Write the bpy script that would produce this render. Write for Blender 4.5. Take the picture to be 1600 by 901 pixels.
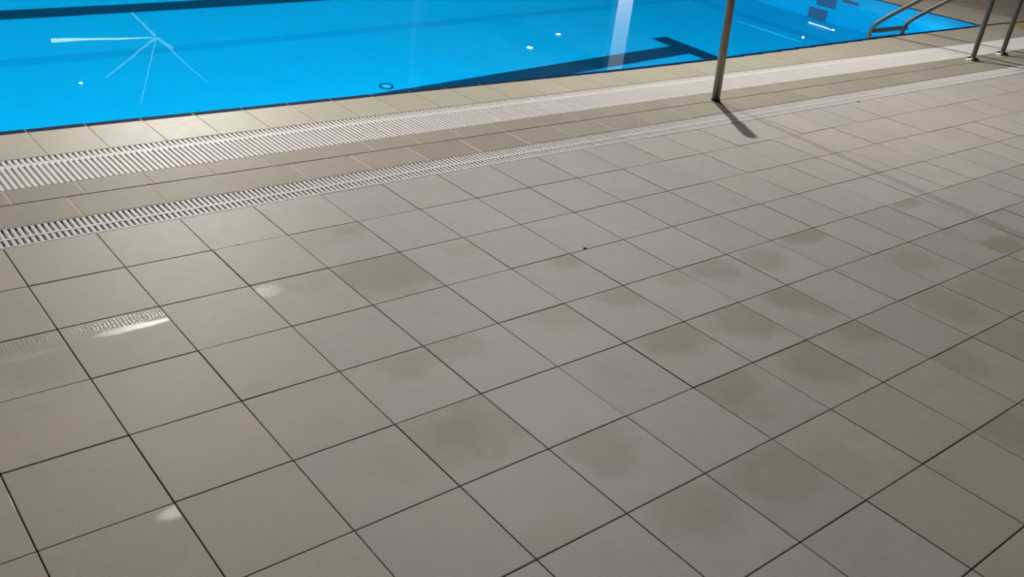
import bpy, bmesh, math, random
from mathutils import Vector, Matrix

for o in list(bpy.data.objects):
    bpy.data.objects.remove(o, do_unlink=True)
S = bpy.context.scene
COL = S.collection
U = 0.30                                   # one deck tile is 30 cm; lengths below are in tiles
random.seed(7)

# ------------------------------------------------------------------ camera
cam = bpy.data.cameras.new('camera')
cam_o = bpy.data.objects.new('camera', cam)
COL.objects.link(cam_o)
right = Vector((0.776000, -0.621238, 0.109028))
down = Vector((-0.212395, -0.420143, -0.882252))
fwd = Vector((0.593896, 0.661471, -0.457979))
m = Matrix.Identity(4)
for i in range(3):
    m[i][0] = right[i]; m[i][1] = -down[i]; m[i][2] = -fwd[i]
m.translation = Vector((-3.99152, -10.71262, 5.11174)) * U
cam_o.matrix_world = m
cam.sensor_width = 36
cam.lens = 1463.1 / 1600 * 36
cam.shift_x = (800 - 788.418) / 1600
cam.shift_y = (446.486 - 450.5) / 1600
cam.clip_start = 0.05; cam.clip_end = 200
S.camera = cam_o

# ------------------------------------------------------------------ world, exposure
w = bpy.data.worlds.new('world'); S.world = w; w.use_nodes = True
w.node_tree.nodes['Background'].inputs[0].default_value = (0.80, 0.86, 1.0, 1)
w.node_tree.nodes['Background'].inputs[1].default_value = 0.03
S.view_settings.view_transform = 'Standard'
S.view_settings.look = 'None'
S.view_settings.gamma = 1
S.view_settings.use_curve_mapping = False
S.view_settings.exposure = 0.0

CEIL = 20.0
# ceiling lamps that light the deck: x, y (tiles), watts, disc size (tiles), aim, cone (degrees, 0 = open), colour
LAMPS = [
    (16.0, 10.0, 300, 0.40, (12, 1, 0), 0, (1.0, 0.95, 0.86)),
    (15.6, 41.0, 740, 0.4, (12, 1, 0), 0, (1.0, 0.95, 0.88)),
    (4.2, 14.7, 420, 0.6, (-5.5, -5.5, 0), 62, (1.0, 0.93, 0.82)),
    (8.2, 27.8, 36, 0.5, (-2, -3, 0), 0, (1.0, 0.95, 0.86)),
]
POOL_FILL_W = 21.5  # output of the added underwater lamps

# ------------------------------------------------------------------ materials
def mat(name, col, rough=0.5, metal=0.0, spec=0.5, emit=None, strength=0):
    mt = bpy.data.materials.new(name); mt.use_nodes = True
    b = mt.node_tree.nodes['Principled BSDF']
    b.inputs['Base Color'].default_value = (*col, 1)
    b.inputs['Roughness'].default_value = rough
    b.inputs['Metallic'].default_value = metal
    b.inputs['Specular IOR Level'].default_value = spec
    if emit:
        b.inputs['Emission Color'].default_value = (*emit, 1)
        b.inputs['Emission Strength'].default_value = strength
    return mt

def nn(nt, t, **kw):
    n = nt.nodes.new(t)
    for k, v in kw.items():
        setattr(n, k, v)
    return n

def mixcol(nt, fac, a, b, blend='MIX'):
    n = nt.nodes.new('ShaderNodeMix'); n.data_type = 'RGBA'; n.blend_type = blend
    for sock, v in ((n.inputs[0], fac), (n.inputs[6], a), (n.inputs[7], b)):
        if isinstance(v, (int, float)):
            sock.default_value = v
        elif isinstance(v, tuple):
            sock.default_value = (*v, 1)
        else:
            nt.links.new(v, sock)
    return n.outputs[2]

def math_n(nt, op, a, b=None, c=None):
    n = nt.nodes.new('ShaderNodeMath'); n.operation = op
    for i, v in enumerate((a, b, c)):
        if v is None: continue
        if isinstance(v, (int, float)): n.inputs[i].default_value = v
        else: nt.links.new(v, n.inputs[i])
    return n.outputs[0]

def noise(nt, vec, scale, detail=3, rough=0.55, w=None):
    n = nt.nodes.new('ShaderNodeTexNoise')
    if w is not None:
        n.noise_dimensions = '4D'; nt.links.new(w, n.inputs['W'])
    n.inputs['Scale'].default_value = scale; n.inputs['Detail'].default_value = detail
    n.inputs['Roughness'].default_value = rough
    nt.links.new(vec, n.inputs['Vector'])
    return n.outputs[0]

def mrange(nt, v, a, b, c, d, smooth=False):
    n = nt.nodes.new('ShaderNodeMapRange'); n.clamp = True
    if smooth: n.interpolation_type = 'SMOOTHSTEP'
    nt.links.new(v, n.inputs[0])
    for i, x in enumerate((a, b, c, d)):
        n.inputs[i + 1].default_value = x
    return n.outputs[0]

def patch_mask(nt, pos, an, bn, jitter):
    """elliptic worn / damp patch whose centre, radii and strength are object properties"""
    a = nn(nt, 'ShaderNodeAttribute', attribute_type='OBJECT', attribute_name=an)
    b = nn(nt, 'ShaderNodeAttribute', attribute_type='OBJECT', attribute_name=bn)
    sa = nn(nt, 'ShaderNodeSeparateXYZ'); nt.links.new(a.outputs['Vector'], sa.inputs[0])
    sb = nn(nt, 'ShaderNodeSeparateXYZ'); nt.links.new(b.outputs['Vector'], sb.inputs[0])
    sp = nn(nt, 'ShaderNodeSeparateXYZ'); nt.links.new(pos, sp.inputs[0])
    dx = math_n(nt, 'SUBTRACT', sp.outputs[0], sa.outputs[0])
    dy = math_n(nt, 'SUBTRACT', sp.outputs[1], sa.outputs[1])
    dx = math_n(nt, 'DIVIDE', dx, math_n(nt, 'ADD', sb.outputs[0], 0.001))
    dy = math_n(nt, 'DIVIDE', dy, math_n(nt, 'ADD', sb.outputs[1], 0.001))
    d = math_n(nt, 'SQRT', math_n(nt, 'ADD', math_n(nt, 'MULTIPLY', dx, dx), math_n(nt, 'MULTIPLY', dy, dy)))
    d = math_n(nt, 'ADD', d, math_n(nt, 'MULTIPLY', math_n(nt, 'SUBTRACT', jitter, 0.5), 1.1))
    f = mrange(nt, d, 1.25, 0.50, 0, 1, True)
    return math_n(nt, 'MULTIPLY', f, sa.outputs[2])

def tile_mat(name, rough=0.5, var=1.0, patches=True, spec=0.2, bump=0.25):
    """matt porcelain tile; the body colour of each tile is its object colour"""
    mt = bpy.data.materials.new(name); mt.use_nodes = True
    nt = mt.node_tree; b = nt.nodes['Principled BSDF']
    oi = nn(nt, 'ShaderNodeObjectInfo')
    pos = nn(nt, 'ShaderNodeNewGeometry').outputs['Position']
    wv = math_n(nt, 'MULTIPLY', oi.outputs['Random'], 40.0)
    big = noise(nt, pos, 5.0, 3, 0.6, wv)
    mid = noise(nt, pos, 22.0, 4, 0.65, wv)
    fine = noise(nt, pos, 330.0, 2, 0.7)
    c = mixcol(nt, mrange(nt, big, 0.35, 0.65, 0, 1), oi.outputs['Color'],
               mixcol(nt, 1.0, oi.outputs['Color'], (0.93, 0.955, 0.97), 'MULTIPLY'))
    k = math_n(nt, 'MULTIPLY', mrange(nt, mid, 0.3, 0.7, -0.05, 0.05), var)
    k = math_n(nt, 'ADD', k, mrange(nt, fine, 0.25, 0.75, -0.15, 0.15))
    k = math_n(nt, 'ADD', k, 1.0)
    sc = nn(nt, 'ShaderNodeVectorMath', operation='SCALE')
    nt.links.new(c, sc.inputs[0]); nt.links.new(k, sc.inputs['Scale'])
    c = sc.outputs[0]
    r = mrange(nt, mid, 0.3, 0.7, rough - 0.02, rough + 0.04)
    hgt = fine
    bstr = bump
    if patches:
        jit = noise(nt, pos, 9.0, 3, 0.6, wv)
        for i in (1, 2):
            f = patch_mask(nt, pos, 'stain_%d_place' % i, 'stain_%d_size' % i, jit)
            c = mixcol(nt, f, c, mixcol(nt, 1.0, c, (0.76, 0.75, 0.64), 'MULTIPLY'))
        wet = patch_mask(nt, pos, 'wet_place', 'wet_size', jit)
        c = mixcol(nt, wet, c, mixcol(nt, 1.0, c, (0.86, 0.85, 0.80), 'MULTIPLY'))
        r = math_n(nt, 'SUBTRACT', r, math_n(nt, 'MULTIPLY', wet, rough - 0.24))
        drops = patch_mask(nt, pos, 'drop_place', 'drop_size', jit)
        vor = nn(nt, 'ShaderNodeTexVoronoi'); vor.inputs['Scale'].default_value = 85
        vor.inputs['Randomness'].default_value = 0.35
        nt.links.new(pos, vor.inputs['Vector'])
        dots = math_n(nt, 'MULTIPLY', mrange(nt, vor.outputs[0], 0.15, 0.5, 1, 0, True), drops)
        c = mixcol(nt, drops, c, mixcol(nt, 1.0, c, (0.86, 0.85, 0.78), 'MULTIPLY'))
        r = math_n(nt, 'SUBTRACT', r, math_n(nt, 'MULTIPLY', dots, rough - 0.12))
        hgt = math_n(nt, 'ADD', fine, math_n(nt, 'MULTIPLY', dots, 2.5))
    nt.links.new(c, b.inputs['Base Color']); nt.links.new(r, b.inputs['Roughness'])
    if patches:
        nt.links.new(math_n(nt, 'ADD', math_n(nt, 'MULTIPLY', math_n(nt, 'ADD', wet, dots), 0.4), spec), b.inputs['Specular IOR Level'])
    else:
        b.inputs['Specular IOR Level'].default_value = spec
    bp = nn(nt, 'ShaderNodeBump'); bp.inputs['Strength'].default_value = bstr
    bp.inputs['Distance'].default_value = 0.0009
    nt.links.new(hgt, bp.inputs['Height']); nt.links.new(bp.outputs[0], b.inputs['Normal'])
    return mt

def mottled(name, col, amount=0.12, scale=18, rough=0.5, spec=0.5, metal=0, rvar=0.1, bump=0.0):
    mt = bpy.data.materials.new(name); mt.use_nodes = True
    nt = mt.node_tree; b = nt.nodes['Principled BSDF']
    pos = nn(nt, 'ShaderNodeNewGeometry').outputs['Position']
    n1 = noise(nt, pos, scale, 4, 0.6)
    lo = tuple(x * (1 - amount) for x in col); hi = tuple(min(1, x * (1 + amount)) for x in col)
    nt.links.new(mixcol(nt, n1, lo, hi), b.inputs['Base Color'])
    nt.links.new(mrange(nt, n1, 0.3, 0.7, rough - rvar / 2, rough + rvar / 2), b.inputs['Roughness'])
    b.inputs['Specular IOR Level'].default_value = spec
    b.inputs['Metallic'].default_value = metal
    if bump:
        bp = nn(nt, 'ShaderNodeBump'); bp.inputs['Strength'].default_value = bump
        bp.inputs['Distance'].default_value = 0.002
        nt.links.new(n1, bp.inputs['Height']); nt.links.new(bp.outputs[0], b.inputs['Normal'])
    return mt

M = {}
M['deck_tile'] = tile_mat('deck_tile', 0.50)
M['gutter_tile'] = tile_mat('gutter_tile', 0.55, 1.2, False)
M['coping_tile'] = tile_mat('coping_tile', 0.48, 0.8, False, 0.22, 0.05)
M['edge_tile'] = mottled('navy_edge_tile', (0.004, 0.020, 0.075), 0.2, 30, 0.7, 0.04)
M['grout_dark'] = mottled('dark_grout', (0.13, 0.10, 0.075), 0.35, 14, 0.9)
M['grout_cream'] = mottled('cream_grout', (0.62, 0.54, 0.44), 0.15, 20, 0.85)
M['grout_pale'] = mottled('pale_edge_grout', (0.30, 0.36, 0.40), 0.2, 20, 0.7)
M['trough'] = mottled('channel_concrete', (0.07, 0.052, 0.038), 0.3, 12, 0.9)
M['white_plastic'] = mottled('white_grating_plastic', (0.91, 0.87, 0.87), 0.04, 9, 0.5, 0.15)
M['drain_plastic'] = mottled('drain_grating_plastic', (0.81, 0.775, 0.78), 0.04, 9, 0.5, 0.15)
M['grey_steel'] = mottled('brushed_steel_rim', (0.20, 0.20, 0.205), 0.1, 40, 0.6, metal=0.3)
M['steel'] = mottled('stainless_tube', (0.165, 0.155, 0.135), 0.10, 30, 0.42, metal=0.8, rvar=0.1)
M['chrome'] = mottled('polished_chrome', (0.80, 0.79, 0.78), 0.03, 30, 0.28, metal=1.0, rvar=0.03)
M['post_metal'] = mottled('satin_post_metal', (0.25, 0.235, 0.19), 0.10, 26, 0.42, metal=0.75, rvar=0.1)
M['black_rubber'] = mat('black_rubber', (0.02, 0.02, 0.02), 0.6)
M['pool_tile'] = mottled('blue_pool_tile', (0.002, 0.41, 0.67), 0.04, 3, 0.5, 0.0)
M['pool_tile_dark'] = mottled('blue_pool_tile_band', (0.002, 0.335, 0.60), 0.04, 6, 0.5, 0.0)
M['pool_tile_light'] = mottled('pale_pool_tile', (0.03, 0.58, 0.95), 0.04, 6, 0.5, 0.0)
M['lane_tile'] = mottled('navy_lane_tile', (0.003, 0.052, 0.105), 0.15, 12, 0.5, 0.0)
M['dark_square'] = mottled('slate_square', (0.055, 0.13, 0.24), 0.12, 12, 0.5, 0.0)
M['ceiling'] = mottled('dark_ceiling_paint', (0.010, 0.011, 0.012), 0.1, 2, 0.9)
M['white_paint'] = mottled('white_column_paint', (0.82, 0.80, 0.78), 0.03, 3, 0.6)
M['grey_paint'] = mottled('grey_paint', (0.25, 0.25, 0.26), 0.05, 6, 0.5)
M['far_floor'] = mottled('far_deck', (0.33, 0.30, 0.27), 0.1, 2, 0.6)
M['lamp_lens'] = mat('lamp_lens', (0.9, 0.9, 0.9), 0.4, emit=(1, 0.95, 0.88), strength=4)
M['spot_lens'] = mat('bright_lamp_lens', (0.9, 0.9, 0.9), 0.4, emit=(0.92, 0.97, 1.0), strength=14)
M['tube_bright'] = mat('bright_light_tube', (0.9, 0.9, 0.9), 0.4, emit=(0.9, 0.97, 1.0), strength=2.0)
M['streak_dim'] = mat('dim_star_streak', (0.9, 0.9, 0.9), 0.4, emit=(0.75, 0.9, 1.0), strength=0.5)  # glow of the added star's fainter arms

def water_mat():
    mt = bpy.data.materials.new('pool_water'); mt.use_nodes = True
    nt = mt.node_tree; nt.nodes.remove(nt.nodes['Principled BSDF'])
    out = nt.nodes['Material Output']
    g = nn(nt, 'ShaderNodeBsdfGlass'); g.inputs['IOR'].default_value = 1.333
    g.inputs['Roughness'].default_value = 0.0
    g.inputs['Color'].default_value = (0.93, 0.98, 1.0, 1)
    pos = nn(nt, 'ShaderNodeNewGeometry').outputs['Position']
    n1 = noise(nt, pos, 1.3, 2, 0.5)
    bp = nn(nt, 'ShaderNodeBump'); bp.inputs['Strength'].default_value = 0.05
    bp.inputs['Distance'].default_value = 0.01
    nt.links.new(n1, bp.inputs['Height']); nt.links.new(bp.outputs[0], g.inputs['Normal'])
    nt.links.new(g.outputs[0], out.inputs['Surface'])
    return mt
M['water'] = water_mat()

# ------------------------------------------------------------------ mesh helpers (all in tile units, scaled by U)
def box(bm, x0, x1, y0, y1, z0, z1, mi=0):
    v = [bm.verts.new((x * U, y * U, z * U)) for z in (z0, z1) for y in (y0, y1) for x in (x0, x1)]
    for idx in ((0, 2, 3, 1), (4, 5, 7, 6), (0, 1, 5, 4), (2, 6, 7, 3), (0, 4, 6, 2), (1, 3, 7, 5)):
        f = bm.faces.new([v[i] for i in idx]); f.material_index = mi

def slab(bm, x0, x1, y0, y1, z0, z1, c, mi=0):
    """box with a chamfered top edge of width c"""
    lo = [(x0, y0), (x1, y0), (x1, y1), (x0, y1)]
    hi = [(x0 + c, y0 + c), (x1 - c, y0 + c), (x1 - c, y1 - c), (x0 + c, y1 - c)]
    rings = []
    for pts, z in ((lo, z0), (lo, z1 - c * 0.6), (hi, z1)):
        rings.append([bm.verts.new((x * U, y * U, z * U)) for x, y in pts])
    for a, b in ((0, 1), (1, 2)):
        for i in range(4):
            j = (i + 1) % 4
            f = bm.faces.new((rings[a][i], rings[a][j], rings[b][j], rings[b][i])); f.material_index = mi
    f = bm.faces.new(rings[2]); f.material_index = mi
    f = bm.faces.new(rings[0][::-1]); f.material_index = mi

def tube(bm, pts, r, n=14, caps=True):
    P = [Vector(p) * U for p in pts]
    rings = []; up = None
    for i, p in enumerate(P):
        t = (P[min(i + 1, len(P) - 1)] - P[max(i - 1, 0)]).normalized()
        if up is None:
            a = Vector((1, 0, 0)) if abs(t.x) < 0.9 else Vector((0, 1, 0))
            up = t.cross(a).normalized()
        up = (up - t * up.dot(t)).normalized(); s = t.cross(up)
        rr = (r[i] if isinstance(r, (list, tuple)) else r) * U
        rings.append([bm.verts.new(p + (up * math.cos(k * 2 * math.pi / n) + s * math.sin(k * 2 * math.pi / n)) * rr) for k in range(n)])
    for a, b in zip(rings, rings[1:]):
        for k in range(n):
            f = bm.faces.new((a[k], a[(k + 1) % n], b[(k + 1) % n], b[k])); f.smooth = True
    if caps:
        bm.faces.new(rings[0][::-1]); bm.faces.new(rings[-1])

def lathe(bm, prof, n=28, c=(0, 0, 0)):
    rings = [[bm.verts.new(((c[0] + r * math.cos(k * 2 * math.pi / n)) * U, (c[1] + r * math.sin(k * 2 * math.pi / n)) * U, (c[2] + z) * U))
              for k in range(n)] for r, z in prof]
    for a, b in zip(rings, rings[1:]):
        for k in range(n):
            f = bm.faces.new((a[k], a[(k + 1) % n], b[(k + 1) % n], b[k])); f.smooth = True
    bm.faces.new(rings[0][::-1]); bm.faces.new(rings[-1])

def smooth_path(pts, n=6):
    """Catmull-Rom through the points"""
    P = [Vector(p) for p in pts]; out = []
    for i in range(len(P) - 1):
        a = P[max(i - 1, 0)]; b = P[i]; c = P[i + 1]; d = P[min(i + 2, len(P) - 1)]
        for k in range(n):
            t = k / n
            out.append(0.5 * ((2 * b) + (c - a) * t + (2 * a - 5 * b + 4 * c - d) * t * t + (3 * b - a - 3 * c + d) * t ** 3))
    out.append(P[-1])
    return out

def mesh(name, bm, mats):
    bmesh.ops.recalc_face_normals(bm, faces=bm.faces[:])
    me = bpy.data.meshes.new(name); bm.to_mesh(me); bm.free()
    for x in (mats if isinstance(mats, list) else [mats]):
        me.materials.append(x)
    return me

def link(name, data, parent=None, loc=None):
    o = bpy.data.objects.new(name, data); COL.objects.link(o)
    if parent is not None: o.parent = parent
    if loc is not None: o.location = Vector(loc) * U
    return o

def obj(name, bm, mats, parent=None, loc=None):
    return link(name, mesh(name, bm, mats), parent, loc)

def tag(o, label=None, cat=None, group=None, kind=None):
    if label: o['label'] = label
    if cat: o['category'] = cat
    if group: o['group'] = group
    if kind: o['kind'] = kind
    return o

def lerp(tbl, x):
    if x <= tbl[0][0]: return tbl[0][1]
    for (a, va), (b, vb) in zip(tbl, tbl[1:]):
        if x <= b: return va + (vb - va) * (x - a) / (b - a)
    return tbl[-1][1]

# ------------------------------------------------------------------ layout (tiles)
EDGE = [(-6, 3.80), (-1, 3.79), (2, 3.75), (8, 3.70), (12, 3.65), (15, 3.70), (17.3, 3.80), (21, 3.96), (24, 4.07), (30, 4.19)]
def edge(x): return lerp(EDGE, x)          # outer rim of the coping along the pool (slightly out of true)
NOSE = 0.17                                # width of the navy edge tiles
X0, X1 = -6.0, 44.0
DEPTH = -7.0
POOL_X0, POOL_Y1 = -16.0, 56.0
XE = 30.0                                  # end of the pool

# ------------------------------------------------------------------ floor bed with the two channels
bm = bmesh.new()
box(bm, X0 - 4, X1, -18, 0.0, -0.9, -0.022, 0)                  # under the deck tiles
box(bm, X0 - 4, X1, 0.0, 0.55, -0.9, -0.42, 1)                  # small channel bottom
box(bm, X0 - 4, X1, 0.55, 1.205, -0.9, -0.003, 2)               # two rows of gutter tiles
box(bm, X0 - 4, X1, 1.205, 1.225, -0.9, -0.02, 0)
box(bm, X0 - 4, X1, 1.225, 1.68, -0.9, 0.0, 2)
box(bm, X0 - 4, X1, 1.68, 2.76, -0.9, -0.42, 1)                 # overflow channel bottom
box(bm, X0 - 4, X1, 2.76, 3.60, -0.9, -0.012, 3)                # under the coping
box(bm, XE + 0.25, X1, 3.60, 57.0, -0.9, -0.012, 0)             # end deck
box(bm, X1, 135, -18, 105, -0.9, -0.0, 4)                       # deck on beyond
box(bm, X0 - 14, X1, POOL_Y1 + 1, 105, -0.9, -0.0, 4)
floor = obj('floor', bm, [M['grout_dark'], M['trough'], M['grout_cream'], M['grout_pale'], M['far_floor']])
tag(floor, 'beige tiled deck beside the pool', kind='structure')

# unit tile, scaled for each place
bm = bmesh.new(); slab(bm, -0.5, 0.5, -0.5, 0.5, -0.07, 0.0, 0.006)
UNIT = {}
def unit(mname):
    if mname not in UNIT:
        b = bmesh.new(); slab(b, -0.5, 0.5, -0.5, 0.5, -0.07, 0.0, 0.006)
        UNIT[mname] = mesh('tile_' + mname, b, M[mname])
    return UNIT[mname]
bm.free()

def place_tile(name, mname, x0, x1, y0, y1, z=0.0, col=(0.4, 0.4, 0.4), tilt=0.0012, parent=None):
    o = link(name, unit(mname), parent or floor, ((x0 + x1) / 2, (y0 + y1) / 2, z))
    o.scale = (x1 - x0, y1 - y0, 0.28 if z < 0.05 else 1)
    o.rotation_euler = (random.gauss(0, tilt), random.gauss(0, tilt), 0)
    o.color = (*col, 1)
    return o

def vary(c, amt=0.04, hue=0.02):
    k = 1 + random.uniform(-amt, amt)
    return tuple(x * k * (1 + random.uniform(-hue, hue)) for x in c)

# ------------------------------------------------------------------ deck tiles
US = {-3: -0.01, -2: -0.012, -1: 0.004, 0: 0.019, 1: 0.01, 2: 0.011, 3: 0.001, 4: -0.016, 5: -0.015, 6: -0.014, 7: -0.007, 8: 0.022, 9: 0.0, 10: 0.04}
VS = {1: 0.008, 2: -0.004, 3: -0.010, 4: 0.003, 5: 0.004, 6: 0.002, 7: 0.004, 8: -0.018}
def ux(i): return i + US.get(i, 0.0)
def vy(j): return -j + VS.get(j, 0.0)

# olive damp marks: x, y, radius x, radius y, strength
STAINS = [
    (1.58, -2.36, 0.95, 0.62, 1.0), (0.57, -2.17, 0.45, 0.30, 0.45), (1.78, -1.16, 0.24, 0.14, 0.55), (1.45, -1.25, 0.6, 0.3, 0.35), (2.77, -2.30, 0.28, 0.22, 0.40),
    (2.55, -2.75, 0.35, 0.2, 0.2), (3.80, -3.15, 0.32, 0.20, 0.75), (3.79, -4.18, 0.45, 0.28, 0.70), (2.78, -4.16, 0.5, 0.32, 0.62), (1.25, -4.17, 0.5, 0.28, 0.55),
    (0.70, -4.21, 0.4, 0.26, 0.55), (4.83, -4.16, 0.36, 0.26, 0.55), (5.45, -4.25, 0.40, 0.36, 0.75), (6.31, -4.35, 0.42, 0.36, 0.7), (7.63, -4.12, 0.5, 0.22, 0.85),
    (10.51, -4.08, 0.4, 0.2, 0.6), (10.4, -5.75, 0.6, 0.26, 0.95), (5.76, -5.22, 0.55, 0.34, 0.85), (5.95, -5.62, 0.35, 0.2, 0.5), (4.77, -5.32, 0.62, 0.45, 0.85),
    (3.55, -5.22, 0.55, 0.32, 0.85), (3.35, -6.15, 0.52, 0.36, 0.75), (4.77, -6.35, 0.6, 0.5, 0.7), (5.86, -6.15, 0.5, 0.36, 0.7), (6.17, -7.18, 0.5, 0.4, 0.6),
    (0.30, -5.39, 0.45, 0.50, 0.6), (-0.25, -5.5, 0.3, 0.3, 0.3), (0.75, -5.35, 0.55, 0.5, 0.75), (1.46, -6.22, 0.42, 0.42, 0.7), (2.62, -7.35, 0.6, 0.42, 0.55),
    (1.55, -7.25, 0.5, 0.4, 0.6), (3.25, -7.6, 0.4, 0.4, 0.3), (-2.35, -2.45, 0.5, 0.5, 0.45), (3.3, -6.56, 0.34, 0.29, 0.3), (0.24, -6.94, 0.42, 0.3, 0.35),
    (5.41, -8.21, 0.4, 0.5, 0.5), (-0.79, -3.86, 0.16, 0.08, 0.4), (7.5, -6.4, 0.5, 0.5, 0.5), (8.5, -6.5, 0.6, 0.5, 0.5), (8.4, -5.4, 0.5, 0.35, 0.5), (7.3, -7.4, 0.6, 0.5, 0.45),
    (9.5, -6.6, 0.6, 0.6, 0.45), (2.5, -5.3, 0.3, 0.25, 0.25),
]
WET = [(-1.40, -2.30, 0.44, 0.055, 1.0), (-2.5, -2.36, 0.5, 0.05, 0.4), (-2.05, -5.10, 0.16, 0.08, 0.8), (-3.08, -4.36, 0.12, 0.12, 0.8), (0.12, -2.2, 0.2, 0.14, 0.5)]

DROPS = [(-1.38, -2.14, 0.5, 0.12, 1.0), (-2.5, -2.13, 0.5, 0.10, 0.7), (0.2, -2.12, 0.2, 0.09, 0.5)]
poly = [(-2.5, 20), (41, 8), (42, 4.5), (13.5, -6.5), (4.8, -11.5), (1.5, -11), (-4.6, -6.5)]
def inside(x, y):
    c = False; n = len(poly)
    for i in range(n):
        (x1, y1), (x2, y2) = poly[i], poly[(i + 1) % n]
        if (y1 > y) != (y2 > y) and x < (x2 - x1) * (y - y1) / (y2 - y1) + x1: c = not c
    return c

def deck_colour(x, y):
    warm = (0.485, 0.425, 0.375); grey = (0.452, 0.445, 0.426); rosy = (0.63, 0.57, 0.54); olive = (0.41, 0.39, 0.335)
    # tile hue drift, with the bright rosy far end standing in for lamp light: warmer at the pool's start, greyer in the middle, olive away from the pool
    a = min(1, max(0, (x + 0.3 - 0.25 * y) / 3.2)); c = tuple(warm[i] * (1 - a) + grey[i] * a for i in range(3))
    b = min(1, max(0, (x - 6) / 6)) * min(1, max(0, (y + 6) / 3)); c = tuple(c[i] * (1 - b) + rosy[i] * b for i in range(3))
    d = min(1, max(0, (-y - 5) / 3)) * min(1, max(0, (x - 1) / 3)); c = tuple(c[i] * (1 - d) + olive[i] * d for i in range(3))
    return c

cells = []
for j in range(0, 15):
    for i in range(-8, 44):
        cells.append((i, j))
camx, camy = -3.99, -10.71
cells_in = sorted([c for c in cells if inside(c[0] + 0.5, -c[1] - 0.5)], key=lambda c: (c[0] + 0.5 - camx) ** 2 + (-c[1] - 0.5 - camy) ** 2)
single = cells_in[:298]
J = 0.0065                                   # half a joint
for (i, j) in single:
    x0, x1, y1, y0 = ux(i) + J, ux(i + 1) - J, vy(j) - (0.004 if j == 0 else J * 1.2), vy(j + 1) + J * 1.2
    o = place_tile('tile', 'deck_tile', x0, x1, y0, y1, random.gauss(0, 0.0015), vary(deck_colour(i + .5, -j - .5), 0.03, 0.012))
    k = 0
    for s in STAINS:
        if x0 - J <= s[0] <= x1 + J and y0 - J <= s[1] <= y1 + J and k < 2:
            k += 1
            o['stain_%d_place' % k] = [s[0] * U, s[1] * U, s[4]]
            o['stain_%d_size' % k] = [s[2] * U, s[3] * U, 0.0]
    for s in WET:
        if x0 <= s[0] <= x1 and y0 <= s[1] <= y1:
            o['wet_place'] = [s[0] * U, s[1] * U, s[4]]; o['wet_size'] = [s[2] * U, s[3] * U, 0.0]
    for s in DROPS:
        if x0 <= s[0] <= x1 and y0 <= s[1] <= y1:
            o['drop_place'] = [s[0] * U, s[1] * U, s[4]]; o['drop_size'] = [s[2] * U, s[3] * U, 0.0]
rest = set(cells) - set(single)
bm = bmesh.new()
for (i, j) in rest:
    slab(bm, ux(i) + J, ux(i + 1) - J, vy(j + 1) + J, vy(j) - J, -0.02, 0, 0.006)
o = obj('tile', bm, M['deck_tile'], floor); o.color = (0.47, 0.425, 0.375, 1); o['kind'] = 'stuff'

# ------------------------------------------------------------------ two rows of taupe tiles between the gratings
def gutter_colour(x):
    a = min(1, max(0, (x - 5) / 6))             # tiles grow paler from the middle of the run on
    return tuple((0.375, 0.318, 0.272)[i] * (1 - a) + (0.45, 0.40, 0.335)[i] * a for i in range(3))
k = -5
while -0.97 + 1.04 * k < 41:
    xa = -0.97 + 1.04 * k
    place_tile('gutter_tile', 'gutter_tile', xa + 0.017, xa + 1.04 - 0.017, 0.555, 1.209, 0.0, vary(gutter_colour(xa), 0.05, 0.015)); k += 1
k = -6
while -1.61 + 0.88 * k < 41:
    xa = -1.61 + 0.88 * k
    place_tile('gutter_tile', 'gutter_tile', xa + 0.015, xa + 0.88 - 0.015, 1.222, 1.68, 0.004, vary(gutter_colour(xa), 0.05, 0.015)); k += 1

# ------------------------------------------------------------------ coping and navy edge tiles
PITCH = 0.848
k = -7
while -0.76 + PITCH * k < X1 - 1:
    xa = -0.76 + PITCH * k; xb = xa + PITCH; xm = (xa + xb) / 2
    a = min(1, max(0, (xm - 1) / 5)); b2 = min(1, max(0, (xm - 17) / 6))
    c = tuple((0.52, 0.475, 0.385)[q] * (1 - a) + (0.56, 0.515, 0.42)[q] * a for q in range(3))
    c = tuple(c[q] * (1 - b2) + (0.56, 0.50, 0.43)[q] * b2 for q in range(3))
    if 31.6 < xm < 33.2: c = (0.52, 0.45, 0.22)
    y1 = edge(xm) if xa < XE else 4.2
    place_tile('coping_tile', 'coping_tile', xa + 0.004, xb - 0.004, 2.765, y1, 0.0, vary(c, 0.03, 0.015))
    if xb < XE + 0.3:
        place_tile('edge_tile', 'edge_tile', xa + 0.012, xb - 0.012, y1 + 0.006, y1 + NOSE, -0.006)
    k += 1
bm = bmesh.new()                           # bed of the edge tiles, shows as pale ticks in the joints
pts = [-10 + 0.848 * q for q in range(48)]
for xa, xb in zip(pts, pts[1:]):
    if xb > XE: break
    box(bm, xa, xb, 3.60, edge((xa + xb) / 2) + NOSE - 0.004, -0.9, -0.014)
obj('edge_bed', bm, M['grout_pale'], floor)

# far end of the pool: edge tiles, coping, taupe tiles
y = edge(XE) + NOSE
while y < 24:
    place_tile('edge_tile', 'edge_tile', XE + 0.004, XE + NOSE, y + 0.01, y + PITCH - 0.01, -0.006)
    for q in range(3):
        place_tile('coping_tile', 'coping_tile', XE + NOSE + 0.008 + q * 1.13, XE + NOSE + (q + 1) * 1.13, y + 0.006, y + PITCH - 0.006, 0.0, vary((0.55, 0.49, 0.42), 0.04, 0.015))
    y += PITCH
y = 4.23
while y < 22:
    for q in range(8):
        place_tile('gutter_tile', 'gutter_tile', 33.58 + q * 1.04, 33.58 + (q + 1) * 1.04 - 0.02, y, y + 1.02, 0.0, vary((0.40, 0.335, 0.28), 0.06, 0.015))
    y += 1.04

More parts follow.
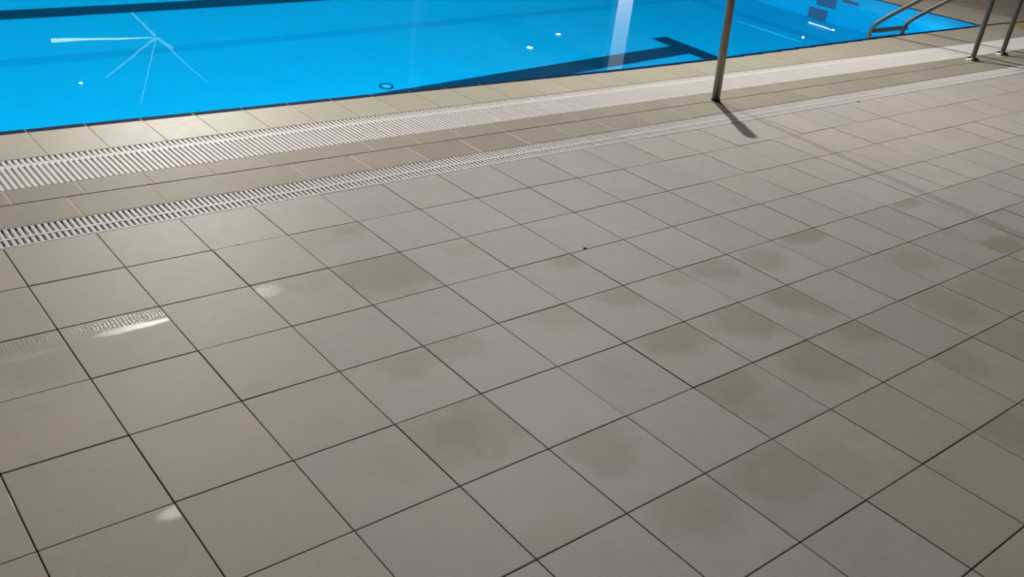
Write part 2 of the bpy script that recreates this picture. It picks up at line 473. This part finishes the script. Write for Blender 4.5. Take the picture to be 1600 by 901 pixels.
# ------------------------------------------------------------------ pool basin
bm = bmesh.new(); box(bm, POOL_X0 - 1, XE + 1, 3.4, POOL_Y1 + 1, DEPTH - 0.5, DEPTH)
pf = tag(obj('floor', bm, M['pool_tile']), 'blue tiled pool bottom under the water', kind='structure')
bm = bmesh.new()                           # black-line markings, dark tiles laid a touch proud
box(bm, POOL_X0, 21.4, 9.15, 10.0, DEPTH, DEPTH + 0.012)
obj('lane_line', bm, M['lane_tile'], pf)
bm = bmesh.new(); box(bm, 20.72, 21.42, 8.2, 10.9, DEPTH, DEPTH + 0.014)
obj('lane_line_crossbar', bm, M['lane_tile'], pf)
bm = bmesh.new(); box(bm, POOL_X0, 21.4, 18.08, 18.9, DEPTH, DEPTH + 0.012)
obj('lane_line', bm, M['lane_tile'], pf)
bm = bmesh.new(); box(bm, 20.72, 21.42, 17.1, 19.9, DEPTH, DEPTH + 0.014)
obj('lane_line_crossbar', bm, M['lane_tile'], pf)
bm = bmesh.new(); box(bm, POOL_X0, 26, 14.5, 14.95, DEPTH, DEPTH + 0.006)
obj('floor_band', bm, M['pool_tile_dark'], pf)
bm = bmesh.new(); box(bm, 26.8, 27.5, 6, 26, DEPTH, DEPTH + 0.006)
obj('floor_band', bm, M['pool_tile_dark'], pf)
bm = bmesh.new(); box(bm, 26.0, 26.16, 8.6, 11.5, DEPTH, DEPTH + 0.03)
obj('floor_strip', bm, M['pool_tile_light'], pf)
bm = bmesh.new(); lathe(bm, [(0.19, 0), (0.19, 0.03), (0.15, 0.03), (0.15, 0.0)], 26, (9.75, 10.35, DEPTH))
inl = obj('floor_inlet', bm, M['lane_tile'], pf)
bm = bmesh.new(); lathe(bm, [(0.148, 0), (0.148, 0.02), (0.05, 0.025)], 22, (9.75, 10.35, DEPTH))
obj('inlet_plate', bm, M['pool_tile_light'], inl)

def basin(name, x0, x1, y0, y1, label):
    b = bmesh.new(); box(b, x0, x1, y0, y1, DEPTH, -0.03)
    return tag(obj(name, b, M['pool_tile']), label, kind='structure')
bm = bmesh.new()
for xa, xb in zip(pts, pts[1:]):
    box(bm, xa, min(xb, XE), 3.40, edge((xa + min(xb, XE)) / 2) + NOSE - 0.01, DEPTH, -0.9)
    if xb > XE: break
tag(obj('wall_near', bm, M['pool_tile']), 'blue pool wall below the near coping', kind='structure')
we = basin('wall_end', XE, XE + 0.25, 3.6, POOL_Y1 + 1, 'blue pool wall at the end with slate squares')
basin('wall_far', POOL_X0 - 1, XE, POOL_Y1, POOL_Y1 + 1, 'blue pool wall on the far side')
basin('wall_start', POOL_X0 - 0.5, POOL_X0, 3.6, POOL_Y1, 'blue pool wall at the start')
for (y0, y1, z0, z1) in ((10.27, 11.1, -7.9, -5.0), (9.98, 10.85, -4.35, -2.2), (9.05, 9.75, -2.43, -1.62)):
    bm = bmesh.new(); box(bm, XE - 0.02, XE, y0, y1, z0, z1)
    obj('dark_square', bm, M['dark_square'], we)  # plain dark squares on the underwater end wall

# water surface
bm = bmesh.new()
vs = []
for xa, xb in zip(pts, pts[1:]):
    if xb > XE: break
    vs += [(xa, edge((xa + xb) / 2) + NOSE), (xb, edge((xa + xb) / 2) + NOSE)]
vs += [(XE, edge(XE) + NOSE), (XE, POOL_Y1), (-10, POOL_Y1)]
bm.faces.new([bm.verts.new((x * U, y * U, -0.010 * U)) for x, y in vs])
bmesh.ops.triangulate(bm, faces=bm.faces[:])
bmesh.ops.recalc_face_normals(bm, faces=bm.faces[:])
if sum(f.normal.z for f in bm.faces) < 0: bmesh.ops.reverse_faces(bm, faces=bm.faces[:])
me = bpy.data.meshes.new('pool_water'); bm.to_mesh(me); bm.free(); me.materials.append(M['water'])
tag(link('pool_water', me), 'still bright blue pool water beside the beige coping', 'water', kind='stuff')

# ------------------------------------------------------------------ white overflow grating (wide) and narrow drain grating
def grating(name, label, y0, y1, pitch, barw, zh, x_start, frames, ribs, plastic='white_plastic', n_single=298):
    root = link(name, None, None, (x_start, y0, 0))
    tag(root, label, 'grating')
    b = bmesh.new()
    slab(b, -barw / 2, barw / 2, 0, y1 - y0, -zh, 0, 0.006)
    bar = mesh('grating_bar', b, M[plastic])
    n = 0
    while n < n_single:
        o = link('bar', bar, root, (n * pitch, 0, random.gauss(0, 0.0008))); n += 1
    b = bmesh.new()
    while x_start + n * pitch < X1 - 0.5:
        slab(b, n * pitch - barw / 2, n * pitch + barw / 2, 0, y1 - y0, -zh, 0, 0.006); n += 1
    o = obj('bar', b, M[plastic], root); o['kind'] = 'stuff'
    L = X1 - 0.5 - x_start
    for (ya, yb, za, zb) in ribs:
        b = bmesh.new(); box(b, 0, L, ya - y0, yb - y0, za, zb); obj('rib', b, M[plastic], root)
    for (ya, yb, za, zb) in frames:
        b = bmesh.new(); box(b, 0, L, ya - y0, yb - y0, za, zb); obj('rim', b, M['grey_steel'], root)
    return root
grating('overflow_grating', 'wide white slatted grating between the coping and taupe tiles', 1.70, 2.745, 0.0795, 0.050, 0.10, -4.3,
        [(1.682, 1.698, -0.2, -0.004), (2.747, 2.762, -0.2, -0.004)],
        [(2.46, 2.56, -0.10, -0.006), (1.80, 1.88, -0.12, -0.035), (2.0, 2.42, -0.12, -0.085)])
grating('drain_grating', 'narrow white drain grating with a middle rib beside the deck tiles', 0.025, 0.525, 0.0735, 0.044, 0.08, -4.0,
        [(0.002, 0.022, -0.2, -0.003), (0.528, 0.548, -0.2, -0.003)],
        [(0.222, 0.262, -0.09, 0.003), (0.03, 0.06, -0.09, -0.004)], 'drain_plastic')

# ------------------------------------------------------------------ the post on the taupe tiles
post = tag(link('deck_post', None, None, (12.02, 1.23, 0.004)), 'grey round metal post standing on the taupe tiles', 'post')
def lean(z): return (-0.10 * z, 0.0, z)
bm = bmesh.new(); tube(bm, [lean(0), lean(1.0), lean(2.0), lean(3.2)], 0.086, 20); obj('pole', bm, M['post_metal'], post)
bm = bmesh.new(); tube(bm, [lean(0.0), lean(0.03), lean(0.045)], [0.098, 0.098, 0.088], 20); obj('base_ring', bm, M['black_rubber'], post)
bm = bmesh.new(); tube(bm, [lean(2.25), lean(2.3), lean(3.25), lean(3.3), lean(3.36)], [0.088, 0.112, 0.112, 0.105, 0.05], 20); obj('sleeve', bm, M['post_metal'], post)

# ------------------------------------------------------------------ pool ladder
lad = tag(link('pool_ladder', None, None, (24.6, 1.4, 0)), 'stainless steel pool ladder with slanting handrails at the pool corner', 'ladder')
for x, yb, dz in ((23.60, 1.38, 0.0), (25.60, 1.46, 0.0)):
    b0 = Vector((24.6, 1.4, 0))
    path = [(x, yb, 0), (x, yb, 0.7), (x, yb, 1.5), (x, yb, 2.15), (x, yb + 0.16, 2.52), (x, yb + 0.55, 2.62), (x, 2.55, 2.0), (x, 3.34, 1.33), (x, 4.02, 0.78), (x, 4.50, 0.36),
            (x, 4.66, 0.12), (x, 4.70, -0.2), (x, 4.70, -1.5), (x, 4.70, -3.2), (x, 4.62, -3.6), (x, 4.35, -3.7)]
    bm = bmesh.new(); tube(bm, [Vector(p) - b0 for p in smooth_path(path, 5)], 0.067, 14); rl = obj('handrail', bm, M['steel'], lad)
    bm = bmesh.new(); lathe(bm, [(0.19, 0.0), (0.19, 0.025), (0.165, 0.06), (0.11, 0.085), (0.085, 0.09)], 26, (x - 24.6, yb - 1.4, 0.002)); obj('flange', bm, M['chrome'], lad)
    bm = bmesh.new(); tube(bm, [Vector((x, 4.36, -3.7)) - b0, Vector((x, 4.235, -3.7)) - b0], 0.1, 14); obj('rubber_foot', bm, M['black_rubber'], rl)
for z in (0.10, -0.9, -1.9, -2.9):
    bm = bmesh.new(); slab(bm, -1.0, 1.0, 3.16, 3.36, z - 0.09, z, 0.015); obj('tread', bm, M['steel'], lad)

# ------------------------------------------------------------------ small litter on the deck
def speck(x, y, r, mt, label):
    b = bmesh.new(); lathe(b, [(r, 0.0), (r * 0.8, r * 0.35), (r * 0.3, r * 0.5)], 7, (0, 0, 0.0))
    for v in b.verts: v.co.x *= random.uniform(1.1, 1.8)
    tag(obj('debris', b, M[mt], None, (x, y, 0.001)), label, 'debris')
speck(4.28, -2.98, 0.022, 'black_rubber', 'tiny dark speck lying on a pale middle deck tile')
speck(15.5, -0.02, 0.03, 'black_rubber', 'small dark leaf bit at the edge of the far drain')
speck(0.35, -0.98, 0.02, 'white_plastic', 'tiny white chip in a tile joint below the drain')
speck(4.06, -0.03, 0.018, 'white_plastic', 'white chip at a tile corner against the narrow drain')

# ------------------------------------------------------------------ hall: ceiling, columns, lamps (seen in the water's reflection)
bm = bmesh.new(); box(bm, -30, 150, -30, 110, CEIL, CEIL + 0.5)
tag(obj('ceiling', bm, M['ceiling']), 'dark hall ceiling', kind='structure')
for x0, x1, lab in ((70.6, 72.9, 'wide white column of the hall beyond the pool'), (45.0, 45.8, 'slim grey column of the hall behind the pool')):
    r = tag(link('column', None, None, ((x0 + x1) / 2, 61, 0)), lab, 'column')
    h = (x1 - x0) / 2
    bm = bmesh.new(); slab(bm, -h, h, -1, -0.2, 0, CEIL, 0.04); obj('shaft', bm, M['white_paint' if x0 > 60 else 'grey_paint'], r)
    bm = bmesh.new(); slab(bm, -h - .15, h + .15, -1.15, -0.05, 0, 0.5, 0.04); obj('plinth', bm, M['grey_paint'], r)

def aim(o, frm, to):
    o.rotation_euler = (Vector(to) - Vector(frm)).to_track_quat('-Z', 'Y').to_euler()

for q, (x, y, wt, sz, to, cone, col) in enumerate(LAMPS):
    zl = CEIL - 1.6
    r = tag(link('ceiling_lamp', None, None, (x, y, CEIL)), ['deck floodlight hung above the post side of the pool', 'deck floodlight hung over the far water', 'deck floodlight turned to the start of the deck', 'deck floodlight hung over the middle of the pool'][q], 'lamp')
    bm = bmesh.new(); tube(bm, [(0, 0, 0), (0, 0, -1.0)], 0.06, 10); obj('rod', bm, M['grey_paint'], r)
    bm = bmesh.new(); lathe(bm, [(0.15, 0), (0.35, -0.1), (0.42, -0.45), (0.40, -0.45)], 24, (0, 0, -1.0)); obj('shade', bm, M['grey_paint'], r)
    if cone:
        l = bpy.data.lights.new('lamp_light', 'SPOT'); l.spot_size = math.radians(cone); l.spot_blend = 0.6; l.shadow_soft_size = sz * U / 2
    else:
        l = bpy.data.lights.new('lamp_light', 'AREA'); l.shape = 'DISK'; l.size = sz * U
    l.energy = wt; l.color = col
    lo = link('lamp_light', l, r, (0, 0, -1.6)); aim(lo, (x, y, zl), to)

# small bright spotlights and linear lights far off in the hall
for x, y, q, lab in ((67.96, 70.14, 1.0, 'near one of two bright round spotlights mirrored mid pool'), (76.4, 74.7, 0.85, 'farther one of two bright round spotlights mirrored mid pool'), (18.6, 70.15, 0.4, 'tiny bright spotlight mirrored below the added star'), (124.2, 66.7, 0.5, 'bright spotlight at the end of the straight tube light'), (113.8, 64.75, 0.5, 'bright spotlight mirrored nearest the pool corner')):
    r = tag(link('ceiling_spotlight', None, None, (x, y, CEIL)), lab, 'lamp', 'far ceiling spotlights')
    bm = bmesh.new(); lathe(bm, [(0.40 * q, 0), (0.40 * q, -0.35), (0.36 * q, -0.35)], 20); obj('housing', bm, M['grey_paint'], r)
    bm = bmesh.new(); lathe(bm, [(0.34 * q, -0.33), (0.34 * q, -0.40), (0.2 * q, -0.44)], 20); obj('lens', bm, M['spot_lens'], r)
hub = (29.9, 83.4)  # invented star of glowing tubes, added for the streaks mirrored in the water
star = tag(link('star_streaks', None, None, (*hub, CEIL - 0.01)), 'added star of thin glowing tubes for streaks mirrored in the water', 'lamp')
bm = bmesh.new(); lathe(bm, [(0.5, 0), (0.5, -0.3), (0.25, -0.4)], 20); obj('hub', bm, M['grey_paint'], star)
for (x, y, r0, r1, k) in ((20.3, 84.35, 0.03, 0.17, 'tube_bright'), (31.2, 94.0, 0.12, 0.08, 'streak_dim'), (29.75, 78.9, 0.12, 0.14, 'streak_dim'), (28.4, 67.6, 0.07, 0.02, 'streak_dim'), (21.0, 71.2, 0.10, 0.05, 'streak_dim'), (21.2, 63.6, 0.05, 0.03, 'streak_dim')):
    d = Vector((x - hub[0], y - hub[1], 0)); bm = bmesh.new()
    tube(bm, [d.normalized() * 0.4 + Vector((0, 0, -0.34)), d + Vector((0, 0, -0.34))], [r0, r1], 8); obj('light_tube', bm, M[k], star)
r = tag(link('linear_light', None, None, (124.8, 71.4, CEIL - 0.01)), 'straight white tube light above the far end of the hall', 'lamp')
bm = bmesh.new(); box(bm, -0.5, 0.2, -4.8, 0.2, -0.12, 0); obj('housing', bm, M['grey_paint'], r)
bm = bmesh.new(); tube(bm, [(0, 0, -0.38), (-0.85, -4.7, -0.38)], [0.16, 0.05], 8); obj('light_tube', bm, M['tube_bright'], r)

# unseen uplighters added to brighten the columns
for x, wt in ((71.5, 1700), (45.2, 10)):
    r = tag(link('added_uplight', None, None, (x, 52.5 if x > 60 else 57.5, 0)), 'added floor uplight brightening the %s column' % ('wide' if wt > 500 else 'slim'), 'lamp')
    bm = bmesh.new(); lathe(bm, [(0.4, 0), (0.4, 0.25), (0.3, 0.3)], 18); obj('housing', bm, M['grey_paint'], r)
    l = bpy.data.lights.new('uplight', 'SPOT'); l.energy = wt; l.spot_size = 1.2; l.shadow_soft_size = 0.05
    lo = link('uplight', l, r, (0, 0, 0.5)); aim(lo, (x, 53, 0.5), (x + 0.2, 60, 10))

# unseen underwater lamps added along the long walls to light the basin
def pool_fill_light(x, y, z, dy, wt):
    r = tag(link('pool_fill_light', None, None, (x, y, z)), 'added unseen underwater light in the %s wall of the pool' % ('near' if dy > 0 else 'far'), 'lamp', 'added underwater lights, %s wall' % ('near' if dy > 0 else 'far'))
    bm = bmesh.new(); tube(bm, [(0, 0, 0), (0, dy * 0.06, 0), (0, dy * 0.10, 0)], [0.45, 0.45, 0.38], 20); obj('trim_ring', bm, M['chrome'], r)
    l = bpy.data.lights.new('pool_fill_lamp', 'AREA'); l.shape = 'DISK'; l.size = 0.7 * U; l.energy = wt; l.color = (0.85, 0.95, 1.0)
    lo = link('pool_fill_lamp', l, r, (0, dy * 0.16, 0)); aim(lo, (0, 0, 0), (0, dy, 0))
for q in range(12):
    x = -8 + q * 3.3
    pool_fill_light(x, edge(x) + NOSE - 0.01, -2.6, 1, POOL_FILL_W * (1 if x < 14 else 0.4))
for q in range(6):
    pool_fill_light(-12 + q * 7.5, POOL_Y1, -2.6, -1, POOL_FILL_W * 26)
